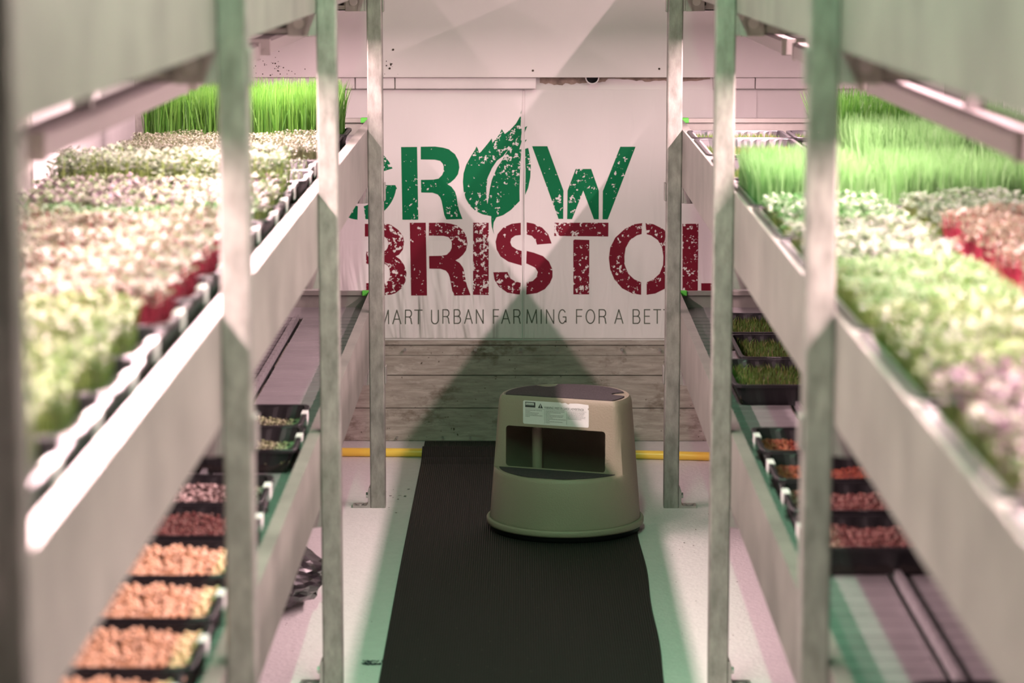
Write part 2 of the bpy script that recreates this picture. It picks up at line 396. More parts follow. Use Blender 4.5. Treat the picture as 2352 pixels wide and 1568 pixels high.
Rb = [(943, 490), (1110, 488), (1200, 500), (1270, 520), (1290, 538), (1340, 575), (1380, 650), (1392, 730), (1375, 810), (1340, 860), (1290, 905), (1252, 925), (1300, 955), (1340, 1010), (1360, 1070), (1370, 1150), (1390, 1230), (1428, 1330), (1240, 1335), (1215, 1280), (1200, 1200), (1185, 1120), (1170, 1080), (1140, 1045), (1080, 1024), (948, 1022), (945, 875), (1090, 872), (1150, 860), (1190, 820), (1208, 780), (1210, 720), (1200, 690), (1170, 655), (1110, 641), (943, 638)]
# G
gl = ell(828, 420, 80, 85, 95, 265)+ell(828, 420, 44, 54, 262, 98)
gr1 = ell(828, 420, 80, 85, 275, 337)+ell(828, 420, 44, 54, 335, 278)
gr2 = [(845, 425), (908, 425), (912, 433)]+ell(828, 420, 83, 85, 10, 82)+ell(828, 420, 44, 54, 80, 28)+[(866, 452), (845, 452)]
sletter('letter_g', [gl, gr1, gr2], M['pgreen_worn'])
sletter('letter_r', [c1(Rst), c1(Rb)], M['pgreen'])
leaf = [(2113, 60), (2095, 140), (2050, 220), (1985, 290), (1920, 342), (1883, 285), (1860, 340), (1820, 395), (1775, 445), (1768, 393), (1720, 455), (1645, 545), (1622, 548), (1592, 485), (1570, 530), (1520, 610), (1470, 700), (1440, 800), (1432, 900), (1440, 1000), (1465, 1090), (1510, 1170), (1580, 1235), (1660, 1275), (1762, 1297), (1762, 1350), (1768, 1420), (1795, 1510), (1783, 1440), (1790, 1370), (1822, 1310), (1900, 1285), (1990, 1225), (2092, 1120), (2090, 1000), (2100, 700), (2112, 520), (2088, 520), (2118, 420), (2105, 412), (2120, 285), (2102, 278)]
lr = [[(2180, 250), (2150, 265), (2150, 325)], [(2175, 405), (2155, 412), (2155, 440)], [(2155, 515), (2190, 503), (2205, 570), (2222, 700), (2215, 850), (2190, 970), (2155, 1050), (2160, 800)]]
sletter('leaf_emblem', [c1(leaf)]+[c1(q) for q in lr], M['pgreen_worn'])
vein = [(1955, 528), (1900, 600), (1830, 650), (1770, 740), (1720, 850), (1705, 980), (1708, 1100), (1718, 1155), (1730, 1080), (1745, 980), (1770, 870), (1830, 730), (1900, 630)]
mb = MB(); poly(mb, c1(vein), .0131); o = sob(mb, 'leaf_vein', M['vinyl']); o['label'] = 'white leaf vein'
sletter('letter_w', [c2(q) for q in ([(213, 484), (390, 484), (578, 1000), (575, 1328), (520, 1328)], [(720, 748), (900, 748), (988, 1000), (988, 1333), (932, 1333), (808, 1000), (678, 1330), (620, 1330), (625, 1000)], [(1238, 490), (1415, 490), (1092, 1333), (1032, 1333), (1035, 1005)])], M['pgreen'])
B_out = [(838, 514), (893, 514)]+c3([(600, 135), (680, 190), (735, 260), (750, 330), (735, 420), (690, 480), (650, 497), (700, 530), (750, 600), (778, 690), (765, 790), (720, 870), (650, 925), (600, 942), (530, 948)])+[(841, 678), (841, 650), (884, 649)]+ell(884, 628, 12, 21, 90, -90, 10)+[(841, 607), (841, 578), (880, 577)]+ell(880, 560, 12, 17, 90, -90, 10)+[(838, 543)]
sletter('letter_b', [B_out], M['pred_worn'])
sh = ((1037-943)/K, 490+112/K-(240+490/K)-.5)
sletter('letter_r', [c1(Rst, *(20, sh[1]-.8)), c1(Rb, *sh)], M['pred'])
sletter('letter_i', [c3([(1552, 108), (1732, 108), (1732, 948), (1550, 945)])], M['pred_worn'])
sl = [(2105, 108), (2000, 120), (1900, 165), (1835, 240), (1812, 330), (1825, 420), (1870, 500), (1960, 560), (2115, 605), (2115, 435), (2060, 420), (2000, 380), (1983, 335), (1995, 290), (2040, 258), (2105, 250)]
sl2 = [(1785, 683), (1800, 770), (1850, 850), (1950, 920), (2095, 945), (2105, 805), (2040, 790), (1985, 755), (1950, 680)]
sr1 = [(150, 103), (230, 118), (330, 165), (400, 240), (440, 348), (270, 362), (255, 310), (210, 260), (150, 245)]
sr2 = [(150, 435), (230, 455), (340, 495), (410, 560), (450, 650), (450, 740), (420, 810), (360, 880), (270, 925), (145, 942), (150, 800), (220, 785), (265, 740), (280, 680), (250, 630), (200, 605), (145, 580)]
sletter('letter_s', [c3(sl), c3(sl2), c4(sr1), c4(sr2)], M['pred'])
sletter('letter_t', [c4([(475, 108), (1100, 108), (1098, 268), (470, 262)]), c4([(692, 303), (878, 308), (876, 940), (692, 940)])], M['pred_worn'])
ol = [(1492, 112), (1400, 125), (1290, 180), (1180, 280), (1120, 400), (1105, 520), (1120, 650), (1170, 770), (1260, 870), (1380, 930), (1480, 945), (1480, 800), (1400, 765), (1330, 700), (1290, 600), (1285, 500), (1300, 400), (1350, 310), (1430, 255), (1485, 240)]
sletter('letter_o', [c4(ol), c4([(3024-x, y) for x, y in ol])], M['pred'])
sletter('letter_l', [c4([(1960, 120), (2145, 120), (2138, 915), (1960, 915)]), c4([(2178, 810), (2420, 810), (2420, 915), (2178, 915)])], M['pred_worn'])
# tagline in thin strokes: unit letters on a 1 x 1 cell
def arcp(cx, cy, rx, ry, a0, a1, n=8): return ell(cx, cy, rx, ry, a0, a1, n)
GL = {
 'S': [arcp(.5, .25, .42, .25, -30, -250, 10)+arcp(.5, .74, .45, .26, -70, 160, 10)],
 'M': [[(0, 1), (.05, 0), (.5, .95), (.95, 0), (1, 1)]], 'A': [[(0, 1), (.5, 0), (1, 1)], [(.2, .66), (.8, .66)]],
 'R': [[(0, 1), (0, 0), (.6, 0)]+arcp(.6, .25, .36, .25, -90, 90)+[(0, .5)], [(.6, .5), (.86, .62), (.9, .8), (1, 1)]],
 'T': [[(0, 0), (1, 0)], [(.5, 0), (.5, 1)]], 'U': [[(0, 0), (0, .7)]+arcp(.5, .7, .5, .3, 180, 0)+[(1, 0)]],
 'B': [[(0, 0), (0, 1), (.6, 1)]+arcp(.6, .74, .4, .26, 90, -90)+[(0, .48)], [(0, 0), (.55, 0)]+arcp(.55, .24, .36, .24, -90, 90)],
 'N': [[(0, 1), (0, 0), (1, 1), (1, 0)]], 'F': [[(0, 1), (0, 0), (.95, 0)], [(0, .48), (.85, .48)]],
 'I': [[(.5, 0), (.5, 1)]], 'G': [arcp(.5, .5, .5, .5, -40, -320, 16)+[(1, .9), (1, .53), (.6, .53)]],
 'O': [arcp(.5, .5, .5, .5, 0, 360, 20)], 'E': [[(1, 0), (0, 0), (0, 1), (1, 1)], [(0, .48), (.9, .48)]]}
def strokes(mb, pl, th, dy):
    for i in range(len(pl)-1):
        (x0, y0), (x1, y1) = pl[i], pl[i+1]; L_ = math.hypot(x1-x0, y1-y0)
        if L_ < .01: continue
        ux, uy = (x1-x0)/L_*th/2, (y1-y0)/L_*th/2
        k = .6
        poly(mb, [(x0-ux*k-uy, y0-uy*k+ux), (x0-ux*k+uy, y0-uy*k-ux), (x1+ux*k+uy, y1+uy*k-ux), (x1+ux*k-uy, y1+uy*k+ux)], dy)
tg = [('S', 850, 868), ('M', 872, 894), ('A', 901, 922), ('R', 930, 947), ('T', 951, 971), ('U', 990, 1008), ('R', 1016, 1033), ('B', 1042, 1059), ('A', 1066, 1086), ('N', 1093, 1111), ('F', 1132, 1147), ('A', 1151, 1172), ('R', 1179, 1196), ('M', 1209, 1234), ('I', 1240, 1246), ('N', 1254, 1273), ('G', 1282, 1301), ('F', 1323, 1339), ('O', 1345, 1367), ('R', 1375, 1393), ('A', 1411, 1432), ('B', 1453, 1471), ('E', 1479, 1494), ('T', 1500, 1519), ('T', 1523, 1542), ('E', 1549, 1564), ('R', 1572, 1590)]
mb = MB(); last = None
for ch, x0, x1 in tg:
    y0 = 710 if x0 > 1000 else 711
    if last and x0-last > 12: sob(mb, 'tagline_word', M['tagline']); mb = MB()
    last = x1
    for pl in GL[ch]: strokes(mb, [(x0+1.2+px*(x1-x0-2.4), y0+1+py*31.5) for px, py in pl], 2.5, .0134)
sob(mb, 'tagline_word', M['tagline'])

# ------------------------------------------------------------------ racks
TIERS = [.385, .8777, 1.388, 1.893]     # bottoms of the long side rails
RH = .151; PW = .0413
def rail_profile(xo, s, z0, zh=RH):
    """channel: web on the aisle side at xo, flanges reaching away (s = direction away from the aisle)"""
    t = .0022; fl_ = .024
    return [(xo, z0), (xo+s*fl_, z0), (xo+s*fl_, z0+t), (xo+s*t, z0+t), (xo+s*t, z0+zh-t), (xo+s*fl_, z0+zh-t), (xo+s*fl_, z0+zh), (xo, z0+zh)]
def post_part(rack, x_in, s, y, feet=True, plate=False):
    """x_in: aisle-side face; s: direction away from aisle"""
    x0, x1 = sorted((x_in, x_in+s*PW)); t = .0026; r = .004
    o = [(x0+r, y), (x1-r, y), (x1-r*.3, y+r*.3), (x1, y+r), (x1, y+PW-r), (x1-r, y+PW), (x1-.010, y+PW), (x1-.010, y+PW-.008), (x1-.010-t, y+PW-.008), (x1-.010-t, y+PW-t), (x1-t, y+PW-t), (x1-t, y+t), (x0+t, y+t), (x0+t, y+PW-t), (x0+.010+t, y+PW-t), (x0+.010+t, y+PW-.008), (x0+.010, y+PW-.008), (x0+.010, y+PW), (x0+r, y+PW), (x0, y+PW-r), (x0, y+r), (x0+r*.3, y+r*.3)]
    mb = MB(); mb.prism(o, 0.0, 2.2, 'z')
    p = mb.build('post', M['post'], rack)
    xo = x_in+s*PW
    mb = MB()
    if feet:
        mb.prism([(xo, 0), (xo+s*.048, 0), (xo+s*.048, .006), (xo+s*.012, .006), (xo+s*.0075, .010), (xo+s*.0065, .016), (xo+s*.0065, .047), (xo+s*.003, .056), (xo, .056)], y+.0005, y+.0405, 'y')
        mb.build('foot_bracket', M['bracket'], p)
        mb = MB(); mb.cyl((xo+s*.0065, y+.02, .032), (xo+s*.0125, y+.02, .032), .0085, 6)
        mb.cyl((xo+s*.03, y+.02, .006), (xo+s*.03, y+.02, .0085), .011, 16); mb.build('foot_bolt', M['bolt'], p)
    if plate:
        for z in (TIERS[0]-.043, TIERS[1]-.04, TIERS[2]-.048):
            mb = MB(); a, c = sorted((x_in, x_in-s*.0048)); mb.box(a, c, y+.002, y+.039, z, z+.048, bev=.001); mb.build('clamp_plate', M['bracket'], p)
    return p
def slot_bar(mb, x0, x1, y, z0):
    """slotted channel running across the rack"""
    H = .041; n = max(1, int((x1-x0)/.05)); 
    yf = y; yb = y+.041; t = .0025
    mb.box(x0, x1, yf, yb, z0, z0+t); mb.box(x0, x1, yf, yb, z0+H-t, z0+H)
    mb.box(x0, x1, yb-t, yb, z0, z0+H)
    mb.box(x0, x1, yf, yf+t, z0, z0+.013); mb.box(x0, x1, yf, yf+t, z0+H-.008, z0+H)
    for i in range(n):
        a = x0+(x1-x0)*i/n; mb.box(a, a+(x1-x0)/n*.45, yf, yf+t, z0+.0131, z0+H-.0081)
def deck_mesh(x0, x1, y0, y1, z, pitch=.0651):
    mb = MB(); n = int(round((y1-y0)/pitch)); p = (y1-y0)/n
    for i in range(n):
        a = y0+i*p
        mb.prism([(a+.0028, z-.006), (a+p-.0028, z-.006), (a+p-.0028, z-.0012), (a+p-.0045, z), (a+.0045, z), (a+.0028, z-.0012)], x0, x1, 'x')
    mb.box(x0, x1, y0, y1, z-.016, z-.0062, 1)
    return mb
def ridge(mb, x, y0, y1, z):
    n = int((y1-y0)/.0651)
    for i in range(n):
        a = y0+i*(y1-y0)/n; e = (y1-y0)/n
        mb.box(x, x+.010, a, a+e-.004, z, z+.011); mb.box(x+.001, x+.009, a+e-.004, a+e, z, z+.006)
def make_rack(name, label, x_in, s, x_back, yposts, plates, decks):
    rack = empty(name, (0, 0, 0)); tag(rack, label, 'rack', 'galvanised growing racks either side of the aisle')
    xo = x_in+s*PW
    for i, y in enumerate(yposts): post_part(rack, x_in, s, y, True, i in plates)
    for y in yposts: post_part(rack, x_back-s*PW, s, y, False)
    for ti, z0 in enumerate(TIERS):
        mb = MB(); mb.prism(rail_profile(xo, s, z0), 1.8, 7.65, 'y'); mb.build('side_rail', M['rail'], rack)
        mb = MB(); mb.prism(rail_profile(x_back-s*(PW+.001), -s, z0, RH), 1.8, 7.65, 'y'); mb.build('side_rail', M['rail'], rack)
        # end rail with a lip and a green plug
        a, c = sorted((xo+s*.0005, x_back-s*PW))
        mb = MB(); mb.box(a, c, 7.651, 7.6535, z0, z0+RH-.004); mb.box(a, c, 7.640, 7.6535, z0+RH-.012, z0+RH+.001, bev=.001)
        er = mb.build('end_rail', M['rail'], rack)
        ex = xo+s*.0; a2, c2_ = sorted((ex+s*.010, ex+s*.044))
        mb = MB(); mb.box(a2, c2_, 7.634, 7.6545, z0+RH-.0125, z0+RH+.0022, bev=.0015); mb.build('end_plug', M['green_cap'], er)['label'] = 'green plastic plug'
        # cross bars under each tier with their brackets
        for i, y in enumerate(yposts):
            a, c = sorted((xo+s*.008, x_back-s*PW*1.1)); mb = MB(); slot_bar(mb, a, c, y+.002, z0-.044)
            cb = mb.build('cross_bar', M['bar'], rack)
            mb = MB()
            a, c = sorted((xo, xo+s*.0055)); mb.box(a, c, y-.001, y+.040, z0-.046, z0-.001, bev=.001)
            a, c = sorted((xo+s*.0055, xo+s*.056)); mb.box(a, c, y-.0035, y+.0015, z0-.046, z0+.004, bev=.0008)
            xx = xo+s*.012
            mb.prism([(xx, z0-.046), (xx+s*.012, z0-.046), (xx+s*.002, z0-.004), (xx-s*.002, z0-.012)], y-.008, y-.0036, 'y')
            br = mb.build('corner_bracket', M['bracket'], cb)
            mb = MB(); mb.cyl((xo+s*.034, y-.0035, z0-.021), (xo+s*.034, y-.008, z0-.021), .0105, 16); mb.build('bolt_head', M['bolt'], br)
    for ti in decks:
        z = TIERS[ti]+.105; J = .606*s
        segs = [(1.95, 3.72), (3.722, 5.49), (5.492, 7.43)]
        for (y0, y1) in segs:
            a, c = sorted((xo+s*.004, J)); deck_mesh(a, c, y0, y1, z).build('deck_panel', [M['deck'], M['deckgap']], rack)
            a, c = sorted((J+s*.012, x_back-s*(PW+.004))); mb = deck_mesh(a, c, y0, y1, z)
            ridge(mb, a+.001 if s > 0 else c-.011, y0, y1, z); mb.build('deck_panel', [M['deck'], M['deckgap']], rack)
        a, c = sorted((xo+s*.004, x_back-s*(PW+.004)))
        mb = MB(); mb.box(a, c, 7.432, 7.639, z-.004, z); mb.build('end_sheet', M['deck'], rack)
    return rack
YP = [1.96, 3.651, 5.4233, 7.1955]
make_rack('growing_rack', 'galvanised steel growing rack on the left of the aisle against the wall', -.3694, -1, -1.03, YP, (1, 3), (0, 1, 2, 3))
make_rack('growing_rack', 'wider galvanised steel growing rack on the right of the aisle', .3874, 1, 1.26, [1.90]+YP[1:], (1, 3), (0, 1, 2, 3))

# ------------------------------------------------------------------ lamps
UN = [(1.90, 3.10), (3.22, 4.62), (4.74, 5.90), (6.14, 7.28)]
names = {0: 'nearest', 1: 'second nearest', 2: 'third nearest', 3: 'farthest'}
def batten(x, y0, y1, zb_, power, label, group, sprd=1.0):
    t = empty('grow_light', (x, y0, zb_)); tag(t, label, 'lamp', group); L_ = y1-y0
    mb = MB(); hw = .026
    mb.prism([(-hw, .004), (hw, .004), (hw*.92, .030), (hw*.6, .036), (-hw*.6, .036), (-hw*.92, .030)], .012, L_-.012, 'y'); mb.build('housing', M['lampbody'], t)
    mb = MB(); mb.box(-.020, .020, .012, L_-.012, .0015, .0038); mb.build('diffuser', M['diff'], t)
    for yy in (0, L_-.012):
        mb = MB(); mb.box(-hw-.001, hw+.001, yy, yy+.012, .000, .038, bev=.002); mb.cyl((0.012, yy-.002 if yy == 0 else yy+.012, .012), (0.012, yy if yy == 0 else yy+.014, .012), .003, 8)
        mb.build('end_cap', M['lampbody'], t)
    for yp in YP:
        if y0 < yp+.02 < y1:
            mb = MB(); mb.box(-.012, .012, yp+.006-y0, yp+.034-y0, .036, .0725); mb.build('mount_clip', M['bracket'], t)
    # link lead to the next unit
    mb = MB(); mb.tube([(0, L_, .022), (0, L_+.02, .025), (.004, L_+.05, .016), (.004, L_+.08, .018), (0, L_+.108, .024)], .009, 10); mb.build('link_lead', M['cable'], t)
    area('lamp_glow', (0, L_/2, -.001), .009, L_-.04, power*L_/1.3, PINK, t)
    return t
m = bpy.data.materials.new('lit_diffuser'); m.use_nodes = True; bb = m.node_tree.nodes['Principled BSDF']
bb.inputs['Emission Color'].default_value = (*PINK, 1); bb.inputs['Emission Strength'].default_value = 4; bb.inputs['Base Color'].default_value = (.8, .7, .75, 1); M['diff'] = m
for ti, zz, pw, tn in ((2, 1.272, P_MID, 'under the third tier'), (3, 1.777, P_TOP, 'under the top tier')):
    for side, xs in (('left', (-.595, -.84)), ('right', (.615, .98))):
        for xi, x in enumerate(xs):
            for k, (y0, y1) in enumerate(UN):
                batten(x, y0, y1, zz, (pw[side] if isinstance(pw, dict) else pw)[xi], 'white grow light, %s rack, %s row, %s, %s unit' % (side, ('aisle', 'back')[xi], tn, names[k]), 'grow lights '+tn)
# ceiling light above the aisle
for k, (y0, y1) in enumerate(((2.0, 3.5), (3.8, 5.3))):
    t = empty('ceiling_light', (-.05, y0, CZ)); tag(t, 'greenish tube light on the ceiling above the aisle, %s from the entrance' % ('first', 'second')[k], 'lamp', 'ceiling lights above the aisle')
    mb = MB(); mb.box(-.04, .04, 0, 1.5, -.05, -.001, bev=.004); mb.build('housing', M['lampbody'], t)
    area('lamp_glow', (0, .75, -.0515), .035, 1.45, P_AISLE, GREEN, t)

# ------------------------------------------------------------------ trays and crops
def tray_mesh(W, Lh, H=.05):
    """W across X, Lh along Y, origin at the centre of the base"""
    mb = MB(); rim = .010; tp = .012
    def ring(w_, l_, z, pleat=0, npl=0):
        pts = []; hx, hy = w_/2, l_/2; r = .018
        def side(p, q, nrm, n):
            out = []
            for i in range(n):
                t = i/n; x = p[0]+(q[0]-p[0])*t; y = p[1]+(q[1]-p[1])*t
                k = pleat*(1 if (i % 4) in (1, 2) else 0)
                if i < 2 or i > n-3: k = 0
                out.append((x-nrm[0]*k, y-nrm[1]*k, z))
            return out
        nx = int(w_/.012)//4*4+4 if npl == 0 else npl[0]; ny = int(l_/.012)//4*4+4 if npl == 0 else npl[1]
        pts += side((-hx+r, -hy), (hx-r, -hy), (0, -1), nx); pts += [(hx-r*.3, -hy+r*.3, z)]
        pts += side((hx, -hy+r), (hx, hy-r), (1, 0), ny); pts += [(hx-r*.3, hy-r*.3, z)]
        pts += side((hx-r, hy), (-hx+r, hy), (0, 1), nx); pts += [(-hx+r*.3, hy-r*.3, z)]
        pts += side((-hx, hy-r), (-hx, -hy+r), (-1, 0), ny); pts += [(-hx+r*.3, -hy+r*.3, z)]
        return pts
    npl = (int(W/.012)//4*4+4, int(Lh/.012)//4*4+4)
    rings = [ring(W, Lh, H-.007, 0, npl), ring(W, Lh, H-.001, 0, npl), ring(W-.002, Lh-.002, H, 0, npl), ring(W-2*rim+.002, Lh-2*rim+.002, H, 0, npl), ring(W-2*rim, Lh-2*rim, H-.0015, 0, npl),
             ring(W-2*rim-.002, Lh-2*rim-.002, H-.006, .0011, npl), ring(W-2*rim-2*tp, Lh-2*rim-2*tp, .0035, .0011, npl)]
    outer = [ring(W-2*rim-2*tp+.004, Lh-2*rim-2*tp+.004, 0, .0011, npl), ring(W-2*rim+.003, Lh-2*rim+.003, H-.008, .0011, npl), ring(W-.003, Lh-.003, H-.007, 0, npl)]
    n = len(rings[0])
    v = [p for r_ in rings for p in r_]; f = []
    for k in range(len(rings)-1): f += [(k*n+i, k*n+(i+1) % n, (k+1)*n+(i+1) % n, (k+1)*n+i) for i in range(n)]
    f.append(tuple((len(rings)-1)*n+i for i in range(n)))
    mb.add(v, f)
    v = [p for r_ in outer for p in r_]; f = []
    for k in range(2): f += [(k*n+i, k*n+(i+1) % n, (k+1)*n+(i+1) % n, (k+1)*n+i) for i in range(n)]
    f.append(tuple(range(n-1, -1, -1)))
    mb.add(v, f); return mb
def raw(name, V, Fq, mi, mats, smooth=True):
    me = bpy.data.meshes.new(name); me.from_pydata(V.tolist(), [], Fq)
    for m_ in mats: me.materials.append(m_)
    me.polygons.foreach_set('material_index', mi); me.polygons.foreach_set('use_smooth', [smooth]*len(Fq)); me.update(); return me
def grass(W, Lh, n, h, wd=.0032, lean=.25, z0=.03, mat_=None, hv=.2):
    x = rng.uniform(-W/2, W/2, n); y = rng.uniform(-Lh/2, Lh/2, n); H = h*rng.uniform(1-hv*1.6, 1+hv*.55, n)
    a = rng.uniform(0, 2*PI, n); ln = lean*rng.uniform(0, 1, n)**2*H; fa = rng.uniform(0, PI, n)
    V = []
    for t, wf in ((0, .8), (.35, 1), (.7, .8), (1.0, .08)):
        cx = x+np.cos(a)*ln*t*t; cy = y+np.sin(a)*ln*t*t; cz = z0+H*t*(1-.12*t*(ln/H))
        for s in (-1, 1): V.append(np.stack([cx+s*np.cos(fa)*wd/2*wf, cy+s*np.sin(fa)*wd/2*wf, cz], 1))
    V = np.stack(V, 1).reshape(-1, 3); Fq = []
    for i in range(n):
        k = 8*i
        Fq += [(k, k+1, k+3, k+2), (k+2, k+3, k+5, k+4), (k+4, k+5, k+7, k+6)]
    return raw('blades', V, Fq, [0]*len(Fq), [mat_])
def sprouts(W, Lh, n, h, leafL, leafW, z0=.03, mats=None, hv=.25, stemw=.0012, nl=2, tilt=(.1, .7), dens=None, dx=0):
    x = rng.uniform(-W/2, W/2, n)+dx; y = rng.uniform(-Lh/2, Lh/2, n)
    und = .012*np.sin(x*23+1)*np.cos(y*31)*(h/.05)
    H = h*rng.uniform(1-hv, 1+hv*.5, n)+und*.6; a = rng.uniform(0, 2*PI, n); ln = .22*H*rng.uniform(0, 1, n)
    tx = x+np.cos(a)*ln; ty = y+np.sin(a)*ln; tz = z0+H
    V = []; Fq = []; mi = []; k = 0
    fa = rng.uniform(0, PI, n); cx, sx = np.cos(fa)*stemw/2, np.sin(fa)*stemw/2
    sv = np.stack([np.stack([x-cx, y-sx, np.full(n, z0)], 1), np.stack([x+cx, y+sx, np.full(n, z0)], 1), np.stack([tx+cx, ty+sx, tz], 1), np.stack([tx-cx, ty-sx, tz], 1)], 1).reshape(-1, 3)
    V.append(sv); Fq += [(4*i, 4*i+1, 4*i+2, 4*i+3) for i in range(n)]; mi += [0]*n; k = 4*n
    la = rng.uniform(0, 2*PI, n)
    for j in range(nl):
        ang = la+j*2*PI/nl+rng.uniform(-.3, .3, n); tl = rng.uniform(tilt[0], tilt[1], n); sc = rng.uniform(.7, 1.2, n)
        d = np.stack([np.cos(ang)*np.cos(tl), np.sin(ang)*np.cos(tl), np.sin(tl)], 1); s = np.stack([-np.sin(ang), np.cos(ang), np.zeros(n)], 1)
        up_ = np.cross(d, s)*-1
        o = np.stack([tx, ty, tz], 1)
        def P(u, v_, w_=0): return o+d*(u*leafL*sc)[:, None]+s*(v_*leafW/2*sc)[:, None]+up_*(w_*leafL*sc)[:, None]
        one = np.ones(n)
        lv = np.stack([P(0*one, .12), P(0*one, -.12), P(.35*one, -.9, one*.0+.06), P(.75*one, -.85, one*.0+.05), P(1.0*one, 0*one, -.10*one), P(.75*one, .85, one*.0+.05), P(.35*one, .9, one*.0+.06), P(.5*one, 0*one, -.03*one)], 1).reshape(-1, 3)
        V.append(lv)
        for i in range(n):
            q = k+8*i; Fq += [(q, q+1, q+2, q+7), (q+7, q+2, q+3, q+4), (q+7, q+4, q+5, q+6), (q, q+7, q+6)]
        mi += [1]*4*n; k += 8*n
    return raw('seedlings', np.concatenate(V), Fq, mi, mats)
def seeds(W, Lh, n, r, z0, mats, mound=.006, fuzz=0, el=1.25):
    ico = [(0, 0, 1), (.894, 0, .447), (.276, .851, .447), (-.724, .526, .447), (-.724, -.526, .447), (.276, -.851, .447), (.724, .526, -.447), (-.276, .851, -.447), (-.894, 0, -.447), (-.276, -.851, -.447), (.724, -.526, -.447), (0, 0, -1)]
    fc = [(0, 1, 2), (0, 2, 3), (0, 3, 4), (0, 4, 5), (0, 5, 1), (1, 6, 2), (2, 7, 3), (3, 8, 4), (4, 9, 5), (5, 10, 1), (6, 7, 2), (7, 8, 3), (8, 9, 4), (9, 10, 5), (10, 6, 1), (6, 11, 7), (7, 11, 8), (8, 11, 9), (9, 11, 10), (10, 11, 6)]
    I = np.array(ico); x = rng.uniform(-W/2, W/2, n); y = rng.uniform(-Lh/2, Lh/2, n)
    z = z0+rng.uniform(0, mound, n)+.004*np.sin(x*40)*np.cos(y*30)
    a = rng.uniform(0, 2*PI, n); sc = r*rng.uniform(.8, 1.15, n)
    P = I[None]*sc[:, None, None]; P[:, :, 0] *= el
    X = P[:, :, 0]*np.cos(a)[:, None]-P[:, :, 1]*np.sin(a)[:, None]+x[:, None]; Y = P[:, :, 0]*np.sin(a)[:, None]+P[:, :, 1]*np.cos(a)[:, None]+y[:, None]; Z = P[:, :, 2]*.85+z[:, None]
    V = np.stack([X, Y, Z], 2).reshape(-1, 3); Fq = [(12*i+p, 12*i+q, 12*i+r_) for i in range(n) for p, q, r_ in fc]
    return raw('seeds', V, Fq, [0]*len(Fq), mats)
def leafm(name, cols, tr=.35, rough=.5, k=(.36, .42, .38)):
    cols = [tuple(q[i]*k[i]*.74 for i in range(3)) for q in cols]
    return mat(name, cols[0], rough, rand=cols, trans=tr, spec=.35)
G = {}
G['wheat'] = leafm('wheatgrass_blades', [(.10, .34, .03), (.20, .52, .06), (.30, .62, .10), (.14, .42, .04)], .35)
G['lightgrass'] = leafm('pale_grass_blades', [(.26, .55, .16), (.36, .68, .24), (.20, .50, .12), (.42, .72, .30)], .35, k=(.55, .60, .60))
G['darkgrass'] = leafm('deep_green_blades', [(.06, .27, .02), (.12, .40, .03), (.22, .52, .07), (.08, .32, .02)], .3)
G['shortgrass'] = leafm('young_blades', [(.20, .42, .06), (.32, .55, .10), (.42, .55, .14), (.75, .50, .22)], .3)
G['stem'] = leafm('pale_green_stems', [(.45, .6, .16), (.55, .68, .2), (.4, .5, .12)], .3)
G['redstem'] = leafm('crimson_stems', [(.72, .03, .08), (.8, .08, .16), (.6, .02, .05)], .3)
G['brownstem'] = leafm('tan_stems', [(.35, .33, .16), (.45, .42, .22)], .2)
G['pale'] = leafm('pale_leaves', [(.50, .56, .40), (.62, .64, .52), (.36, .52, .24), (.66, .60, .55)])
G['cress'] = leafm('tiny_white_leaves', [(.46, .44, .32), (.62, .56, .46), (.30, .38, .16), (.40, .28, .20)])
G['purplemix'] = leafm('purple_and_green_leaves', [(.34, .18, .26), (.50, .40, .40), (.34, .54, .20), (.60, .58, .46), (.20, .08, .14)])
G['pink'] = leafm('pinkish_leaves', [(.56, .40, .34), (.60, .52, .42), (.44, .54, .28), (.48, .34, .24), (.62, .58, .50)], k=(.25, .30, .25))
G['yellow'] = leafm('yellow_green_leaves', [(.46, .60, .16), (.58, .66, .26), (.36, .56, .14), (.60, .56, .34)], k=(.26, .32, .28))
G['green'] = leafm('round_green_leaves', [(.14, .42, .10), (.22, .52, .16), (.34, .56, .26), (.42, .55, .38)])
G['grey'] = leafm('grey_green_leaves', [(.26, .42, .22), (.36, .48, .30), (.46, .54, .40), (.22, .40, .18)])
G['whiteg'] = leafm('white_green_leaves', [(.58, .62, .50), (.68, .68, .60), (.34, .54, .20), (.26, .20, .18)], k=(.27, .33, .28))
G['fine'] = leafm('fine_green_leaves', [(.16, .38, .08), (.24, .46, .12), (.32, .52, .18)])
G['redleaf'] = leafm('red_brown_leaves', [(.44, .32, .22), (.52, .42, .32), (.42, .24, .16), (.46, .46, .30)])
G['purple'] = leafm('purple_leaves', [(.26, .08, .18), (.40, .20, .30), (.48, .38, .34), (.30, .40, .16)])
WX, WY_ = .50, .262                       # crosswise trays
iw, il = WX-.05, WY_-.048
meshes = {}
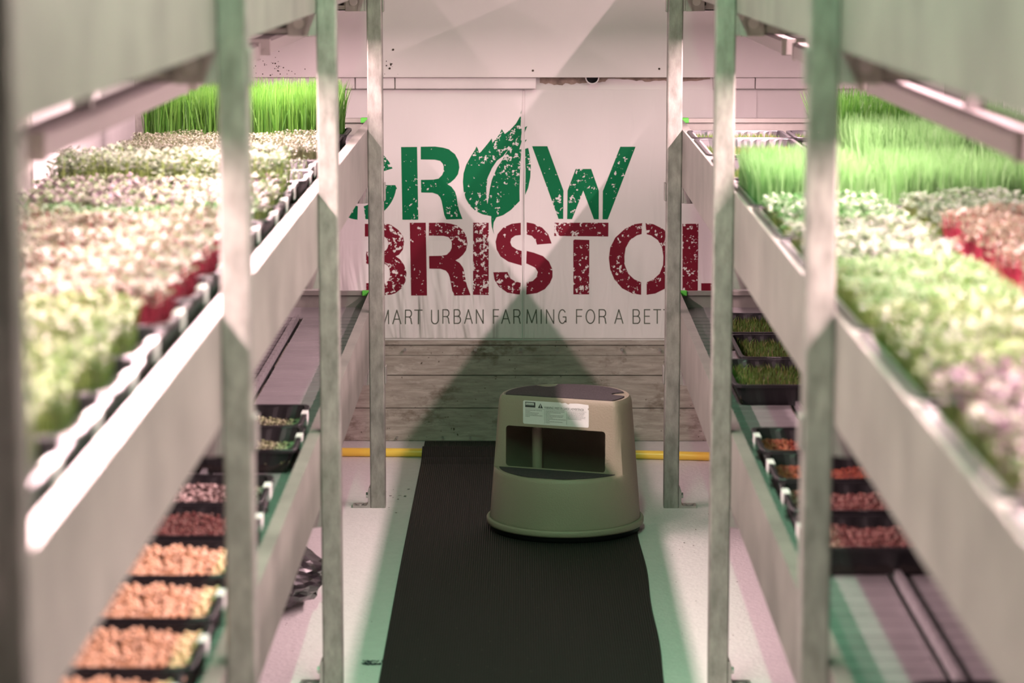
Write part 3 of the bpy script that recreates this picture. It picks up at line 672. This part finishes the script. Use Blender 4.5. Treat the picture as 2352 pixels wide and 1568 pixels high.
def kit(key, Wt, Lt):
    """mesh data for one kind of crop in one tray size"""
    k = (key, Wt)
    if k in meshes: return meshes[k]
    a, c = Wt-.036, Lt-.034; ar = a*c/.10
    S_, N = sprouts, lambda q: int(q*ar)
    T = {
     'wheat': lambda: grass(a, c, N(4200), .150, .0034, .30, mat_=G['wheat'], hv=.14),
     'lightgrass': lambda: grass(a, c, N(4200), .100, .0032, .28, mat_=G['lightgrass'], hv=.16),
     'darkgrass': lambda: grass(a, c, N(4200), .150, .0034, .32, mat_=G['darkgrass'], hv=.2),
     'midgrass': lambda: grass(a, c, N(4200), .125, .0032, .3, mat_=G['lightgrass'], hv=.2),
     'shortgrass': lambda: grass(a, c, N(3600), .020, .0020, .6, z0=.024, mat_=G['shortgrass'], hv=.4),
     'cress': lambda: S_(a, c, N(2300), .042, .0065, .0055, mats=[G['brownstem'], G['cress']]),
     'pale': lambda: S_(a, c, N(1500), .078, .012, .010, mats=[G['stem'], G['pale']], hv=.3, stemw=.0022),
     'sparse': lambda: S_(a, c, N(160), .030, .008, .006, mats=[G['stem'], G['pale']]),
     'purplemix': lambda: S_(a, c, N(1300), .046, .0125, .0115, mats=[G['stem'], G['purplemix']], hv=.35),
     'green': lambda: S_(a, c, N(1500), .042, .0115, .0105, mats=[G['stem'], G['green']], hv=.3),
     'grey': lambda: S_(a, c, N(1500), .046, .012, .010, mats=[G['stem'], G['grey']], hv=.3, tilt=(-.3, .6)),
     'pink': lambda: S_(a, c, N(2000), .058, .0115, .0095, mats=[G['redstem'], G['pink']], hv=.3, stemw=.0018),
     'yellow': lambda: S_(a-(.02 if Wt > .3 else 0), c, N(1700), .052, .0125, .010, mats=[G['stem'], G['yellow']], hv=.45, stemw=.002, dx=(-.008 if Wt > .3 else 0)),
     'whiteg': lambda: S_(a, c, N(1400), .046, .0125, .011, mats=[G['stem'], G['whiteg']], hv=.35),
     'fine': lambda: S_(a, c, N(3600), .052, .007, .005, mats=[G['stem'], G['fine']], hv=.25, tilt=(-.2, .9)),
     'redleaf': lambda: S_(a, c, N(2900), .066, .0105, .0085, mats=[G['redstem'], G['redleaf']], hv=.3, stemw=.0020),
     'purple': lambda: S_(a, c, N(1200), .056, .014, .012, mats=[G['stem'], G['purple']], hv=.35),
     'chick': lambda: seeds(a, c, N(2700), .0043, .030, [M['chick']], .014, el=1.12),
     'redseed': lambda: seeds(a, c, N(6500), .0021, .0215, [M['redseed']], .004, el=1.2),
     'maroon': lambda: seeds(a, c, N(5500), .0023, .027, [M['maroonseed']], .008, el=1.3),
     'speck': lambda: seeds(a, c, N(3300), .0028, .026, [M['speckseed']], .008, el=1.7),
     'dark': lambda: seeds(a, c, N(3600), .0025, .020, [M['darkseed']], .006, el=1.7)}
    me = T[key](); mb = MB(); dz = {'shortgrass': .026, 'redseed': .020, 'dark': .018, 'maroon': .022, 'speck': .022, 'chick': .026}.get(key, .030)
    mb.box(-a/2-.001, a/2+.001, -c/2-.001, c/2+.001, .004, dz)
    so = mb.build('growing_medium', M['darksoil'] if key in ('dark', 'redseed', 'speck', 'maroon') else M['soil'])
    sm = so.data; bpy.data.objects.remove(so)
    meshes[k] = (me, sm, 'blades' if 'grass' in key or key == 'wheat' else ('seeds' if key in ('chick', 'redseed', 'maroon', 'speck', 'dark') else 'seedlings'))
    return meshes[k]
traym = {}
def tray(x, y0, z, key, label, group, Wt=WX, Lt=WY_, tape=0, rz=0, tapey=0, H=.05):
    """x: centre; y0: near edge"""
    t = empty('seed_tray', (x, y0+Lt/2, z), rz); tag(t, label, 'seed tray', group)
    kk = (Wt, Lt, H)
    if kk not in traym:
        o = tray_mesh(Wt, Lt, H).build('tray_body', M['tray']); traym[kk] = o.data; bpy.data.objects.remove(o)
    o = bpy.data.objects.new('tray_body', traym[kk]); COL.objects.link(o); o.parent = t
    me, sm, nm = kit(key, Wt, Lt)
    o = bpy.data.objects.new('growing_medium', sm); COL.objects.link(o); o.parent = t
    o = bpy.data.objects.new(nm, me); COL.objects.link(o); o.parent = t; o['kind'] = 'stuff'
    if tape:
        # strip of tape folded over the rim at the aisle end
        e = tape*Wt/2; mb = MB(); q = .0008
        pr = [(e+tape*q, H-.026), (e+tape*q, H+q), (e-tape*.012, H+q), (e-tape*.013, H-.014), (e-tape*.0122, H-.014), (e-tape*.0112, H), (e, H), (e, H-.026)]
        mb.prism(pr, tapey-.022, tapey+.022, 'y'); mb.build('tape_label', M['tape'], t)['label'] = 'white tape label'
    return t
DZ = [TIERS[0]+.105, TIERS[1]+.105]
desc = {'wheat': 'tall bright wheatgrass', 'cress': 'short dense whitish cress', 'sparse': 'a few scattered seedlings', 'pale': 'tall pale leaved seedlings on green stems', 'purplemix': 'mixed purple and green leaves', 'pink': 'pinkish leaves on crimson stems', 'yellow': 'yellow green seedlings', 'green': 'round green leaves', 'redleaf': 'red leaves on crimson stems', 'lightgrass': 'pale green grass', 'darkgrass': 'tall deep green grass', 'midgrass': 'mid green grass', 'grey': 'grey green leaves', 'whiteg': 'white and green leaves', 'fine': 'fine dense green leaves', 'purple': 'purple leaves', 'shortgrass': 'very short young grass', 'chick': 'peach coloured chickpeas', 'redseed': 'shiny red seeds', 'maroon': 'fuzzy maroon seeds', 'speck': 'brown and white speckled sprouts', 'dark': 'dark sprouting seeds'}
ordn = ['first', 'second', 'third', 'fourth', 'fifth', 'sixth', 'seventh', 'eighth', 'ninth', 'tenth', 'eleventh', 'twelfth', 'thirteenth', 'fourteenth', 'fifteenth', 'sixteenth', 'seventeenth', 'eighteenth', 'nineteenth', 'twentieth']
# left middle shelf
y = 6.96; seq = ['wheat', 'wheat', 'cress', 'cress', 'sparse', 'sparse', 'pale', 'purplemix', 'purplemix', 'green', 'pink', 'pink', 'pink', 'pink', 'yellow', 'yellow', 'yellow', 'yellow', 'pink']
for i, k in enumerate(seq):
    tray(-.708+random.uniform(-.006, .006), y, DZ[1], k, 'tray of %s, left middle shelf, %s from far end' % (desc[k], ordn[i]), 'seed trays on the left middle shelf', tape=1 if i > 3 else 0)
    y -= .265
# left lower shelf
for i, (y, k, dx) in enumerate(((5.48, 'dark', 0), (5.215, 'dark', .0), (4.715, 'speck', 0), (4.445, 'maroon', .0), (4.16, 'chick', .0), (3.89, 'chick', .0), (3.615, 'chick', .0), (3.35, 'chick', .0))):
    tray(-.712+(.008, .018, 0, .01, 0, .005, .01, 0)[i], y, DZ[0], k, 'tray of %s, left lower shelf, %s from far end' % (desc[k], ordn[i]), 'seed trays on the left lower shelf', tape=1 if i < 5 else 1, tapey=.03)
# right lower shelf
for i, (y, x0, Lt, k, tp) in enumerate(((6.81, .515, .365, 'shortgrass', 0), (6.40, .525, .385, 'shortgrass', 0), (5.995, .478, .385, 'shortgrass', 0), (5.21, .472, .262, 'redseed', -1), (4.93, .474, .262, 'redseed', -1), (4.65, .476, .262, 'maroon', -1), (4.36, .474, .262, 'maroon', -1), (3.30, .53, .262, 'maroon', 0))):
    tray(x0+WX/2, y, DZ[0], k, 'tray of %s, right lower shelf, %s from far end' % (desc[k], ordn[i]), 'seed trays on the right lower shelf', Lt=Lt, tape=tp, tapey=.04)
# right middle shelf: trays lie lengthwise in three columns
cols = [(.562, 'aisle column', ['shortgrass', 'shortgrass', 'shortgrass', 'lightgrass', 'green', 'whiteg', 'fine', 'yellow', 'purple', 'purple']),
        (.822, 'middle column', ['shortgrass', 'darkgrass', 'midgrass', 'lightgrass', 'grey', 'redleaf', 'redleaf', 'fine', 'purple', 'purple']),
        (1.082, 'wall column', ['shortgrass', 'midgrass', 'midgrass', 'lightgrass', 'grey', 'redleaf', 'pink', 'yellow', 'purple', 'purple'])]
for x, cn, ks in cols:
    for i, k in enumerate(ks):
        yy = 6.86 if i == 0 else (6.74-.54*i if x > .7 else (6.32, 5.70, 5.12, 4.58, 4.04, 3.50, 2.96, 2.42, 1.88)[i-1]); Lt = .262 if i == 0 else .515
        tray(x, yy, DZ[1], k, 'tray of %s, right middle shelf, %s, %s from far end' % (desc[k], cn, ordn[i]), 'seed trays on the right middle shelf', Wt=.252, Lt=Lt)

# ------------------------------------------------------------------ rubber mat
b = MB(); ny, nx = 90, 8; v = []; f = []; TH = .004
for j in range(ny+1):
    Y = 1.9+(8.14-1.9)*j/ny
    zz = TH+.027*math.exp(-((Y-7.93)/.06)**2)+(.004 if Y > 8.05 else 0)
    xa = -.297+.0015*math.sin(Y*1.7); xb = .302+.004*math.sin(Y*2.1+.5)+.0025*math.sin(Y*9)
    for i in range(nx+1): v.append((xa+(xb-xa)*i/nx, Y, zz))
k = len(v)
v += [(p[0], p[1], p[2]-TH+.0005) for p in v]
for j in range(ny):
    for i in range(nx):
        q = j*(nx+1)+i; f.append((q, q+1, q+nx+2, q+nx+1)); f.append((k+q, k+q+nx+1, k+q+nx+2, k+q+1))
    q = j*(nx+1); f.append((q, q+nx+1, k+q+nx+1, k+q)); q += nx; f.append((q, k+q, k+q+nx+1, q+nx+1))
for i in range(nx): f.append((i, k+i, k+i+1, i+1)); q = ny*(nx+1)+i; f.append((q, q+1, k+q+1, k+q))
b.add(v, f, 0, False); mt = tag(b.build('floor_mat', M['mat']), 'long black ribbed rubber runner on the floor along the aisle', 'mat')

# ------------------------------------------------------------------ yellow hose
pts = []
for i in range(41):
    X = -1.05+2.2*i/40
    pts.append((X, 7.93-.03*abs(X)-.10*max(0, X-.1)+.06*max(0, -X-.25), .0135))
b = MB(); b.tube(pts, .0130, 16); tag(b.build('hose', M['hose']), 'yellow hose lying across the floor in front of the back wall', 'hose')

# ------------------------------------------------------------------ black plastic bag
n1, n2 = 26, 40; v = []; f = []
def nz(x, y, z): return (math.sin(x*31+y*17)+math.sin(y*43-z*29)+math.sin(z*37+x*23+2))/3
for j in range(n1+1):
    ph = PI*j/n1
    for i in range(n2):
        th = 2*PI*i/n2; x = math.sin(ph)*math.cos(th); yy = math.sin(ph)*math.sin(th); z = math.cos(ph)
        r = 1+.08*nz(x*.35, yy*.35, z*.35)+.035*math.sin(th*7+z*3)*math.sin(ph)
        pk = 1+.35*max(0, z)**3
        px, py, pz = x*.15*r, yy*.17*r, max(-.93, z)*.075*r*pk
        v.append((px, py, max(pz+.072, .0005)))
for j in range(n1):
    for i in range(n2): f.append((j*n2+i, (j+1)*n2+i, (j+1)*n2+(i+1) % n2, j*n2+(i+1) % n2))
bg = empty('plastic_bag', (-.605, 6.12, 0)); tag(bg, 'crumpled black plastic bag on the floor under the left rack', 'bag')
b = MB(); b.add(v, f, 0, False); b.build('bag_body', M['bag'], bg)
v = []; f = []; n2 = 18
for j in range(7):
    t = j/6; 
    for i in range(n2):
        th = 2*PI*i/n2; rr = (.05+.02*math.sin(th*3))*(1-t)+(.012+.02*t*t)*(1+.4*math.sin(th*5)); v.append((.02+rr*math.cos(th)*.8, -.02+rr*math.sin(th), .11+.06*t+.006*math.sin(th*4)))
for j in range(6):
    for i in range(n2): f.append((j*n2+i, j*n2+(i+1) % n2, (j+1)*n2+(i+1) % n2, (j+1)*n2+i))
b = MB(); b.add(v, f, 0, False); b.build('gathered_neck', M['bag'], bg)

# ------------------------------------------------------------------ step stool
ST = empty('step_stool', (.115, 6.94, .0045), -math.radians(20)); tag(ST, 'round beige plastic step stool with dark grip pads standing on the black runner', 'stool')
ZT, ZS, DCH = .353, .162, .064
def rz_(z): return .1995-(.1995-.172)*z/ZT
# angular samples with exact columns on the chord
xs = [-.158, -.1475, -.142, -.128, -.10, -.05, 0, .05, .10, .118, .131, .138, .148, .157]
front = sorted(math.atan2(x, DCH) for x in xs)
rest = [front[-1]+(2*PI-(front[-1]-front[0]))*i/64 for i in range(1, 64)]
angs = front+rest; NA = len(angs)
def pt(a, r, z, clip):
    x, yv = r*math.sin(a), -r*math.cos(a)
    if clip and yv < -DCH:
        # project onto the flat front
        x = DCH*math.tan(a); yv = -DCH
        # round the meeting edges
    return (x, yv, z)
rings = []
for (z, dr) in ((.030, 0), (.06, 0), (.10, 0), (ZS-.012, 0), (ZS-.004, -.002), (ZS, -.008)): rings.append([pt(a, rz_(z)+dr, z, False) for a in angs])
inner = []
for a in angs:
    p = pt(a, rz_(ZS)-.0, ZS, True)
    inner.append(p)
# where not clipped, body carries straight on
for i, a in enumerate(angs):
    if inner[i][1] > -DCH+1e-6:
        for k, (z, dr) in enumerate(((.030, 0), (.06, 0), (.10, 0), (ZS-.012, 0), (ZS-.004, 0), (ZS, 0))): rings[k][i] = pt(a, rz_(z), z, False)
        inner[i] = pt(a, rz_(ZS+.0015), ZS+.0015, False)
rings.append(inner)
zrows = [.1655, .172, .215, .264, .2735, .31, .337]
for z in zrows: rings.append([pt(a, rz_(z), z, True) for a in angs])
def shrink(p, z, k): 
    return (p[0]*k, p[1]*k if p[1] > -DCH+1e-6 else p[1]*(1-(1-k)*1.6), z)
base = [pt(a, rz_(ZT), ZT, True) for a in angs]
rings.append([shrink(p, ZT-.006, .992) for p in base]); rings.append([shrink(p, ZT, .965) for p in base]); rings.append([shrink(p, ZT, .93) for p in base]); rings.append([shrink(p, ZT-.002, .925) for p in base])
rings.append([shrink(p, ZT-.002, .5) for p in base])
b = MB(); v = [p for r_ in rings for p in r_]; f = []
r0 = 7; col0 = [i for i in range(NA)]
for k in range(len(rings)-1):
    for i in range(NA):
        j = (i+1) % NA
        if k >= r0 and k < r0+4 and i < len(xs)-1:
            xa, xb = math.tan(angs[i])*DCH, math.tan(angs[j])*DCH; za, zc = zrows[k-r0], zrows[k-r0+1]
            if xa > -.1421 and xb < .1311: continue
        f.append((k*NA+i, k*NA+j, (k+1)*NA+j, (k+1)*NA+i))
f.append(tuple((len(rings)-1)*NA+i for i in range(NA)))
b.add(v, f, 0, True)
sh_ = b.build('shell', M['stool'], ST)
so = sh_.modifiers.new('thick', 'SOLIDIFY'); so.thickness = .0045; so.offset = -1
es = sh_.modifiers.new('edge', 'EDGE_SPLIT'); es.split_angle = math.radians(50)
b = MB()
for cx, cz, sx, sz in ((-.142, .1655, 1, 1), (.131, .1655, -1, 1), (-.142, .2735, 1, -1), (.131, .2735, -1, -1)):
    R_ = .009; pf = [(cx-sx*.001, cz-sz*.001), (cx+sx*R_, cz-sz*.001)]+[(cx+sx*(R_-R_*math.sin(a_)), cz+sz*(R_-R_*math.cos(a_))) for a_ in [PI/2*i/6 for i in range(7)]]+[(cx-sx*.001, cz+sz*R_)]
    b.prism(pf, -DCH+.0002, -DCH+.0042, 'y')
b.build('opening_corner', M['stool'], ST)
# inner column as the moulded leg seen through the opening
b = MB(); b.cyl((-.085, .02, .03), (-.085, .02, ZT-.006), .014, 16); b.build('inner_tube', M['stool'], ST)
# base lip
b = MB(); n = 72; prof = [(.198, .0335), (.2045, .032), (.2062, .029), (.2062, .020), (.2045, .016), (.197, .016)]; v = []; f = []
for (r, z) in prof: v += [(r*math.cos(2*PI*i/n), r*math.sin(2*PI*i/n), z) for i in range(n)]
for k in range(len(prof)): k2 = (k+1) % len(prof); f += [(k*n+i, k*n+(i+1) % n, k2*n+(i+1) % n, k2*n+i) for i in range(n)]
b.add(v, f, 0, True); b.build('base_lip', M['stool'], ST)
b = MB(); v = []; f = []; prof = [(.196, .017), (.196, .0005), (.186, .0005), (.186, .03)]
for (r, z) in prof: v += [(r*math.cos(2*PI*i/n), r*math.sin(2*PI*i/n), z) for i in range(n)]
for k in range(len(prof)-1): f += [(k*n+i, k*n+(i+1) % n, (k+1)*n+(i+1) % n, (k+1)*n+i) for i in range(n)]
b.add(v, f, 0, True); b.build('rubber_skirt', M['skirt'], ST)
# grip pads
def pad(mb, pts, z, t=.0016):
    n_ = len(pts); tri = tessellate_polygon([[Vector((x, y, 0)) for x, y in pts]])
    V = [(x, y, z+t) for x, y in pts]+[(x, y, z) for x, y in pts]
    fs = []
    for q in tri:
        A, B_, C_ = [Vector(V[i]) for i in q]; fs.append(tuple(q) if (B_-A).cross(C_-A).z > 0 else (q[0], q[2], q[1]))
    fs += [(i, (i+1) % n_, n_+(i+1) % n_, n_+i) for i in range(n_)]
    mb.add(V, fs)
def notch(ang, R, depth, hw):
    out = []
    c, s = math.cos(ang), math.sin(ang)
    for i in range(9):
        u = -1+2*i/8; tr = hw*u; rd = R-depth*math.sqrt(max(0, 1-u*u*.9)); out.append((c*rd-s*tr, s*rd+c*tr))
    return out
R = .156; a0 = math.asin((-DCH+.009)/R); pts = []
A0, A1 = a0, PI-a0
n1_, n2_ = math.radians(20), math.radians(128)
aa = A0
while aa < A1:
    if abs(aa-n1_) < .18: pts += notch(n1_, R, .036, .026); aa = n1_+.19
    elif abs(aa-n2_) < .18: pts += notch(n2_, R, .036, .026); aa = n2_+.19
    else: pts.append((R*math.cos(aa), R*math.sin(aa))); aa += .045
pts.append((R*math.cos(A1), R*math.sin(A1)))
b = MB(); pad(b, pts, ZT-.002, .0036); b.build('top_grip', M['grip'], ST)
R = rz_(ZS)-.014; a0 = math.acos((DCH+.004)/R); pts = [(R*math.sin(-a0+2*a0*i/30), -R*math.cos(-a0+2*a0*i/30)) for i in range(31)]
b = MB(); pad(b, pts, ZS+.0003); b.build('step_grip', M['grip'], ST)
# warning sticker
sk = MB(); X0, X1, Z0, Z1 = -.094, .086, .281, .3425; yf = -DCH-.0006
pl = [(X0+.003, Z0), (X1-.003, Z0), (X1-.001, Z0+.001), (X1, Z0+.004), (X1, Z1-.016), (X1-.003, Z1-.013), (X1, Z1-.009), (X1-.001, Z1-.002), (X1-.03, Z1), (.035, Z1-.001), (.030, Z1-.004), (.022, Z1), (.012, Z1-.002), (.008, Z1), (X0+.003, Z1), (X0, Z1-.003), (X0, Z0+.003)]
tri = tessellate_polygon([[Vector((x, z, 0)) for x, z in pl]]); V = [(x, yf, z) for x, z in pl]
sk.add(V, [tuple(q) if (Vector(V[q[1]])-Vector(V[q[0]])).cross(Vector(V[q[2]])-Vector(V[q[0]])).y < 0 else (q[0], q[2], q[1]) for q in tri])
stk = sk.build('warning_sticker', M['sticker'], ST)
def text_mesh(name, body, size, loc, m, parent, sx=1, rx=PI/2, extr=0):
    cu = bpy.data.curves.new(name, 'FONT'); cu.body = body; cu.size = size; cu.extrude = extr; cu.resolution_u = 2
    o = bpy.data.objects.new(name, cu); COL.objects.link(o); bpy.context.view_layer.update()
    me = bpy.data.meshes.new_from_object(o.evaluated_get(bpy.context.evaluated_depsgraph_get())); bpy.data.objects.remove(o)
    me.materials.clear(); me.materials.append(m)
    q = bpy.data.objects.new(name, me); COL.objects.link(q); q.parent = parent; q.location = loc; q.rotation_euler = (rx, 0, 0); q.scale = (sx, 1, 1); return q
yt = yf-.0004
text_mesh('warning_heading', 'WARNING | MISES EN GARDE | ADVERTENCIA', .0085, (X0+.058, yt, Z1-.0185), M['ink'], stk, .62)
b = MB(); b.box(X0+.006, X0+.034, yt-.0001, yt+.0002, Z1-.0175, Z1-.0035, bev=.0001); b.box(X0+.006, X1-.006, yt, yt+.0002, Z1-.0213, Z1-.0208)
b.add([(X0+.041, yt, Z1-.018), (X0+.055, yt, Z1-.018), (X0+.048, yt, Z1-.0055)], [(0, 1, 2)])
for xx in (X0+.059, X0+.120): b.box(xx, xx+.0004, yt, yt+.0002, Z0+.004, Z1-.022)
b.build('printed_marks', M['ink'], stk)
b = MB(); b.add([(X0+.0472, yt-.0003, Z1-.0165), (X0+.0488, yt-.0003, Z1-.0165), (X0+.0488, yt-.0003, Z1-.009), (X0+.0472, yt-.0003, Z1-.009)], [(0, 1, 2, 3)])
b.box(X0+.0075, X0+.030, yt-.0004, yt-.0002, Z1-.0115, Z1-.0055)
b.build('printed_highlights', M['sticker'], stk)
text_mesh('logo_lettering', 'Rubbermaid', .0055, (X0+.0085, yt-.0006, Z1-.0105), M['ink'], stk, .72)
b = MB()
for c0, rows in ((X0+.0065, (.046, .013, .037, .033, .047, .012)), (X0+.062, (.052, .042, .013, .049, .047, .020, .055, .011, .047, .012)), (X0+.1225, (.047, .045, .043, .049, .048, .038))):
    z = Z1-.0255
    for ln in rows:
        x = c0
        while x < c0+ln:
            wl = random.uniform(.0015, .0055); b.box(x, min(x+wl, c0+ln), yt, yt+.0002, z, z+.0014); x += wl+.0009
        z -= .0034
b.build('small_print', M['inkgrey'], stk)
